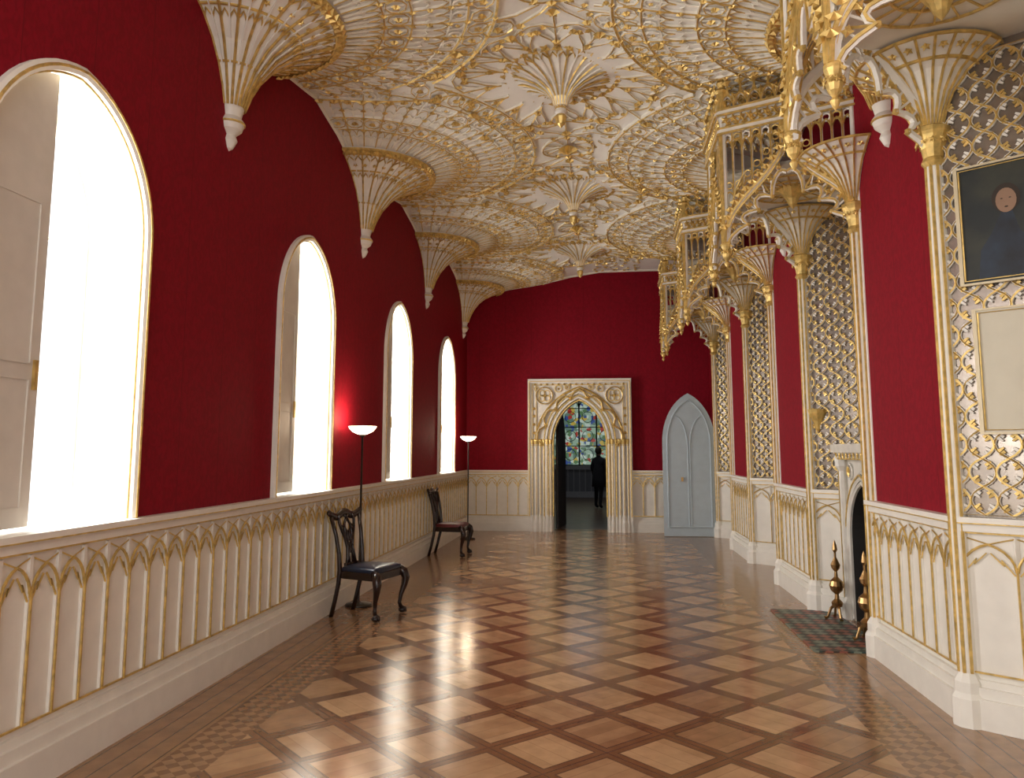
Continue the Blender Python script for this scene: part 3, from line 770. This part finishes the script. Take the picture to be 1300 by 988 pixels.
# ------------------------------------------------------------ fireplace
FC=RC[2]; XFp=2.36
fP=frame((XFp,0),(0,1),(-1,0)); mb=MB()
wd=.54; ow=.40; osp=.78; ori=.5; zt=1.62
P=arch(FC,ow,osp,ori,1.3,10)
mb.poly([fP(FC-wd,0),fP(FC-ow,0),fP(FC-ow,zt),fP(FC-wd,zt)],0); mb.poly([fP(FC+ow,0),fP(FC+wd,0),fP(FC+wd,zt),fP(FC+ow,zt)],0)
for a,b in zip(P[:-1],P[1:]): mb.poly([fP(*a),fP(*b),fP(b[0],zt),fP(a[0],zt)],0)
for s in(-1,1): mb.poly([fP(FC+s*wd,0),fP(FC+s*wd,zt),fP(FC+s*wd,zt,-.23),fP(FC+s*wd,0,-.23)],0)
Q=[(FC-ow,0)]+P+[(FC+ow,0)]
for a,b in zip(Q[:-1],Q[1:]): mb.poly([fP(a[0],a[1],0),fP(b[0],b[1],0),fP(b[0],b[1],-.22),fP(a[0],a[1],-.22)],1)
mb.poly([fP(FC-ow,0,-.22),fP(FC+ow,0,-.22),fP(FC+ow,1.4,-.22),fP(FC-ow,1.4,-.22)],1)
for g,r in((0.02,.02),(.07,.025),(.12,.015)): fl(mb,fP,arch(FC,ow+g*.8,osp,ori+g,1.3,10,0.02),.01,r,0,6)
fl(mb,fP,arch(FC,ow+.075,osp,ori+.095,1.3,10,0.02),.035,.008,2,4)
for s in(-1,1):
    mb.lathe(fP(FC+s*.50,0,.03),[(.07,0),(.07,.15),(.04,.2),(.04,1.4),(.07,1.45),(.07,1.55)],0,8)
    fl(mb,fP,[(FC+s*.50,.2),(FC+s*.50,1.4)],.07,.007,2,4)
    fl(mb,fP,circ(FC+s*.33,1.40,.07,12),.01,.012,0,5,True); mb.ros(fP(FC+s*.33,1.40,.02),(-1,0,0),.06,2)
for j in range(10): mb.ros(fP(FC-wd+.05+.108*j,1.55,.085),(-1,0,0),.035,2)
mb.fbox(fP,FC-wd-.0,FC+wd+.0,1.52,1.58,-.2,.08,0); mb.fbox(fP,FC-wd-.02,FC+wd+.02,1.58,1.66,-.2,.12,0)
fl(mb,fP,[(FC-wd,1.52),(FC+wd,1.52)],.08,.01,2)
mb.build('fireplace',[MARB,SOOT,GOLD])
mb=MB(); mb.box((1.66,FC-.84,-.01),(2.26,FC+.84,.012),0); mb.build('hearth',[TILE])
for s in(-1,1):
    mb=MB(); o=(2.20,FC+s*.43,.012)
    for a in(pi/2,-pi/2,pi):
        mb.tube([(o[0],o[1],.15),(o[0]+.06*math.cos(a),o[1]+.06*math.sin(a),.11),(o[0]+.09*math.cos(a),o[1]+.09*math.sin(a),.03),(o[0]+.12*math.cos(a),o[1]+.12*math.sin(a),.02)],[.018,.014,.012,.018],0,6)
    mb.lathe(o,[(r*.9,z*.88) for r,z in [(0,.12),(.05,.13),(.06,.17),(.025,.21),(.02,.26),(.06,.30),(.075,.35),(.06,.40),(.02,.44),(.015,.5),(.04,.53),(.05,.57),(.03,.61),(.012,.65),(.012,.70),(.028,.73),(.02,.78),(0,.84)]],0,14)
    mb.build('andiron',[BRASS,SOOT])
mb=MB(); fB=frame((XR+RD,0),(0,1),(-1,0))
fl(mb,fB,[(FC-.36,1.8),(FC+.36,1.8),(FC+.36,3.5),(FC-.36,3.5)],.05,.035,0,6,True); fl(mb,fB,[(FC-.36,1.8),(FC+.36,1.8),(FC+.36,3.5),(FC-.36,3.5)],.09,.012,1,5,True)
mb.poly([fB(FC-.35,1.8,.045),fB(FC+.35,1.8,.045),fB(FC+.35,3.5,.045),fB(FC-.35,3.5,.045)],2)
fl(mb,fB,arch(FC,.36,3.5,.4,1.4,8),.06,.03,1,6)
for i in range(9):
    mb.ros(fB(FC-.36,1.9+.19*i,.1),(-1,0,0),.05,1); mb.ros(fB(FC+.36,1.9+.19*i,.1),(-1,0,0),.05,1)
mb.build('overmantel_mirror',[CREAM,GOLD,MIRR],parent=NICHE[2])
mb=MB()
mb.lathe((XR+.06,FC+RH-.06,0),[(0,1.78),(.03,1.82),(.05,1.9),(.09,1.98),(.10,2.02),(0,2.03)],0,10)
mb.build('wall_bracket',[GOLD],parent=NICHE[2])

# ------------------------------------------------------------ pictures
c=RC[1]; p=(XR+RD,c+RH-RCY); q=(XR,c+RH); u=Vector((q[0]-p[0],q[1]-p[1],0)); L=u.length; nn=(-u.y,u.x)
fq=frame(p,u,nn)
def pic(name,t0,t1,s0,s1,canvas,extra=False):
    mb=MB(); mb.fbox(fq,s0,s1,t0,t1,.045,.065,1)
    fl(mb,fq,[(s0,t0),(s1,t0),(s1,t1),(s0,t1)],.06,.018,0,4,True); fl(mb,fq,[(s0+.02,t0+.02),(s1-.02,t0+.02),(s1-.02,t1-.02),(s0+.02,t1-.02)],.072,.007,2,4,True)
    if extra:
        cx=(s0+s1)/2-.05; cz=t0+(t1-t0)*.66
        mb.poly([fq(cx+.075*math.cos(a*pi/10),cz+.015+.09*math.sin(a*pi/10),.0675) for a in range(20)],5)
        mb.poly([fq(max(s0+.025,cx-.15),t0+.03,.067),fq(cx+.17,t0+.03,.067),fq(cx+.15,t0+.20,.067),fq(cx+.09,t0+.29,.067),fq(cx+.03,cz-.07,.067),fq(cx-.03,cz-.07,.067),fq(cx-.06,t0+.29,.067),fq(max(s0+.025,cx-.14),t0+.20,.067)],4)
        mb.poly([fq(cx+.055*math.cos(a*pi/10),cz+.075*math.sin(a*pi/10),.069) for a in range(20)],3)
        for (ex,ez,er) in((-.022,.012,.007),(.022,.012,.007),(0,-.040,.010)): mb.poly([fq(cx+ex+er*math.cos(a*pi/5),cz+ez+er*.5*math.sin(a*pi/5),.070) for a in range(10)],5)
    mb.build(name,[FRM,canvas,GOLD,PFACE,PBLUE,HAIR])
pic('portrait_painting',2.60,3.33,.03,L-.12,PORT,True)
pic('framed_canvas',1.70,2.44,.03,L-.17,CANV)

# ------------------------------------------------------------ chairs
def chair(loc,rot,seatm):
    e=empty('dining_chair',loc,rot)
    mb=MB()
    for s in(-1,1):
        mb.tube([(.19,s*.22,.44),(.235,s*.255,.40),(.25,s*.27,.34),(.24,s*.26,.27),(.215,s*.24,.18),(.205,s*.23,.10),(.215,s*.24,.06)],[.04,.045,.042,.032,.022,.018,.02],0,10)
        mb.ball((.225,s*.25,.03),.034,0,10,(1.1,1.1,.88))
        for k in(-.7,0,.7): mb.tube([(.21,s*.24,.07),(.225+.035*math.cos(k),s*.25+.035*math.sin(k),.045),(.225+.042*math.cos(k),s*.25+.042*math.sin(k),.01)],.009,0,5)
    mb.build('front_legs',[DARKW],e,True)
    mb=MB()
    for s in(-1,1):
        mb.tube([(-.31,s*.19,.0),(-.27,s*.19,.15),(-.23,s*.195,.32),(-.215,s*.20,.45),(-.225,s*.205,.60),(-.255,s*.22,.78),(-.30,s*.245,.95)],[.022,.021,.022,.024,.021,.020,.020],0,8)
    mb.build('back_posts',[DARKW],e,True)
    mb=MB(); cr=[]
    for i in range(17):
        t=-1+2*i/16; cr.append((-.305-.015*math.cos(t*pi/2),.285*t,.965+.022*math.cos(t*pi*2)*.9+(.015 if abs(t)>.9 else 0)))
    mb.tube(cr,[.016+.012*math.cos(abs((-1+2*i/16))*pi*.45) for i in range(17)],0,8,flat=1.5)
    mb.build('crest_rail',[DARKW],e,True)
    mb=MB()
    def bx(z): return -.215-.085*max(0,(z-.47)/.5)**1.3
    def sl(P,r=.011): mb.tube([(bx(z),y,z) for y,z in P],r,0,6,flat=1.4)
    for s in(-1,1):
        sl([(s*.085,.47),(s*.06,.55),(s*.045,.64),(s*.07,.74),(s*.11,.83),(s*.13,.90),(s*.12,.96)],.013)
        sl([(s*.03,.47),(s*.03,.58),(-s*.02,.68),(-s*.06,.78),(-s*.05,.87),(s*.0,.93),(s*.03,.96)],.012)
        sl([(s*.05,.64),(s*.015,.72),(s*.02,.80),(s*.075,.86),(s*.12,.84)],.010)
    mb.fbox(lambda a,b,d=0: Vector((bx(b)+d,a,b)),-.11,.11,.455,.50,-.012,.012,0)
    mb.build('splat',[DARKW],e,True)
    def ring(z,k,g=0):
        R=[]
        base=[(-.215,-.21),(.235,-.265),(.235,.265),(-.215,.21)]
        for i in range(4):
            a=Vector(base[i]); pr=Vector(base[i-1]); nx_=Vector(base[(i+1)%4])
            p1=a+(pr-a).normalized()*.05; p2=a+(nx_-a).normalized()*.05
            for t in(0,.33,.66,1): 
                v=p1*(1-t)**2+a*2*t*(1-t)+p2*t*t; v=Vector((v.x*k,v.y*k)); R.append((v.x,v.y,z))
        return R
    mb=MB(); mb.loft([ring(.37,.98),ring(.375,1.0),ring(.435,1.0),ring(.44,.985)],0)
    mb.build('seat_rail',[DARKW],e)
    mb=MB(); mb.loft([ring(.43,.965),ring(.455,.975),ring(.475,.94),ring(.487,.8),ring(.492,.5),ring(.494,.2)],0); mb.build('seat',[seatm],e,True)
    return e
chair((-2.29,7.74,0),-.27,SEATB)
chair((-2.34,12.25,0),-.05,SEATR)

def lamp(loc):
    e=empty('floor_lamp',loc)
    mb=MB(); mb.lathe((0,0,0),[(0,.0),(.14,0),(.14,.015),(.13,.025),(.03,.035),(.014,.05),(.011,.06),(.011,1.74),(.03,1.75),(.03,1.77),(0,1.775)],0,20); mb.build('stand',[LAMPM],e,True)
    mb=MB(); mb.lathe((0,0,0),[(.02,1.765),(.06,1.775),(.11,1.80),(.14,1.835),(.15,1.855),(.145,1.856),(.13,1.835),(.1,1.81),(.05,1.785),(0,1.782)],0,24); mb.build('bowl',[BOWL],e,True)
    l=bpy.data.lights.new('bulb','POINT'); l.energy=14; l.color=(1,.76,.52); l.shadow_soft_size=.08
    o=bpy.data.objects.new('bulb',l); scene.collection.objects.link(o); o.parent=e; o.location=(0,0,1.93)
lamp((-2.54,8.20,0)); lamp((-2.46,14.45,0))

# ------------------------------------------------------------ visitor
def visitor(loc,rot):
    e=empty('visitor_person',loc,rot)
    def skin(name,V,E,R,mat,root=0):
        me=bpy.data.meshes.new(name); me.from_pydata(V,E,[]); ob=bpy.data.objects.new(name,me); scene.collection.objects.link(ob); ob.parent=e
        me.materials.append(mat)
        ob.modifiers.new('skin','SKIN')
        bpy.context.view_layer.update()
        if not me.skin_vertices:
            bpy.context.view_layer.objects.active=ob; bpy.ops.mesh.customdata_skin_add()
        for i,r in enumerate(R):
            me.skin_vertices[0].data[i].radius=r if isinstance(r,tuple) else (r,r)
        me.skin_vertices[0].data[root].use_root=True
        s=ob.modifiers.new('sub','SUBSURF'); s.levels=2; s.render_levels=2
        return ob
    V=[(0,0,.88),(0,0,1.02),(0,.0,1.18),(0,.01,1.32),(0,.0,1.42),(0,0,1.47),
       (.09,0,.82),(.10,-.02,.46),(.10,.02,.08),(.10,-.10,.04),
       (-.09,0,.82),(-.10,.06,.47),(-.11,.14,.09),(-.11,.03,.04),
       (.17,.0,1.33),(.22,.02,1.10),(.20,-.08,.88),(.19,-.12,.80),
       (-.17,.0,1.33),(-.23,.0,1.10),(-.20,-.12,.92),(-.17,-.20,.90)]
    E=[(0,1),(1,2),(2,3),(3,4),(4,5),(0,6),(6,7),(7,8),(8,9),(0,10),(10,11),(11,12),(12,13),(3,14),(14,15),(15,16),(16,17),(3,18),(18,19),(19,20),(20,21)]
    R=[(.15,.11),(.13,.10),(.15,.11),(.13,.09),.055,.05,.095,.062,.045,.04,.095,.062,.045,.04,.065,.05,.038,.028,.065,.05,.038,.028]
    skin('body',V,E,R,COAT)
    mb=MB(); mb.lathe((0,0,0),[(.12,1.25),(.17,1.0),(.19,.80),(.21,.60),(.20,.595)],0,16); mb.build('coat_skirt',[COAT],e,True)
    mb=MB(); mb.ball((0,-.01,1.57),.1,0,16,(.78,.92,1.18)); mb.tube([(0,-.09,1.58),(0,-.118,1.55),(0,-.10,1.54)],[.008,.014,.01],0,6)
    for s in(-1,1): mb.ball((s*.08,0,1.57),.022,0,8,(.5,.8,1.4)); mb.ball((s*.03,-.088,1.58),.009,1,6)
    mb.tube([(-.025,-.095,1.515),(0,-.10,1.512),(.025,-.095,1.515)],.005,2,5)
    mb.build('head',[SKIN,HAIR,SEATR],e,True)
    mb=MB(); mb.ball((0,.02,1.60),.108,0,16,(.86,.95,1.05)); mb.build('hair',[HAIR],e,True)
    for s,o in((1,(.19,-.12,.80)),(-1,(-.17,-.20,.90))):
        mb=MB(); mb.ball((o[0],o[1]-.01,o[2]-.045),.04,0,8,(.5,.9,1.1))
        for k in range(4): mb.tube([(o[0],o[1]-.035+.018*k,o[2]-.07),(o[0],o[1]-.04+.018*k,o[2]-.11),(o[0]-s*.01,o[1]-.045+.018*k,o[2]-.14+abs(k-1.5)*.006)],[.009,.008,.006],0,6)
        mb.tube([(o[0],o[1]-.04,o[2]-.03),(o[0],o[1]-.065,o[2]-.06),(o[0],o[1]-.07,o[2]-.09)],[.011,.009,.007],0,6)
        mb.build('hand',[SKIN],e,True)
visitor((-.11,22.4,0),2.6)

# ------------------------------------------------------------ lights / world
w=bpy.data.worlds.new('World'); scene.world=w; w.use_nodes=True
bg=w.node_tree.nodes['Background']; bg.inputs[0].default_value=(1,.99,.97,1); bg.inputs[1].default_value=1.6
def area(name,loc,dirv,sx,sy,power,col):
    l=bpy.data.lights.new(name,'AREA'); l.shape='RECTANGLE'; l.size=sx; l.size_y=sy; l.energy=power; l.color=col
    o=bpy.data.objects.new(name,l); scene.collection.objects.link(o); o.location=loc
    o.rotation_euler=Vector(dirv).to_track_quat('-Z','Y').to_euler(); return o
for i,wy in enumerate(WIN):
    area('window_daylight',(XL-.75,wy,2.45),(1,0,-.12),1.5,2.6,215,(1,.99,.97))
area('rear_fill_light',(-.3,Y0+.3,2.9),(0,1,.05),4.2,3.6,90,(1,.98,.95))  # added fill light behind the camera, not an actual window
area('anteroom_light',(-.3,22,3.8),(0,0,-1),2,4,25,(.9,.95,1))

# ------------------------------------------------------------ camera
f=1000.; th=math.atan(123/f); ps=math.atan(115/f*math.cos(th))
cam=bpy.data.cameras.new('camera'); co=bpy.data.objects.new('camera',cam); scene.collection.objects.link(co)
cam.sensor_width=36; cam.lens=f/1300*36; cam.shift_y=-45/1300; cam.clip_start=.05
co.location=(0,0,1.6)
co.rotation_euler=Vector((-math.sin(ps)*math.cos(th),math.cos(ps)*math.cos(th),math.sin(th))).to_track_quat('-Z','Y').to_euler()
scene.camera=co
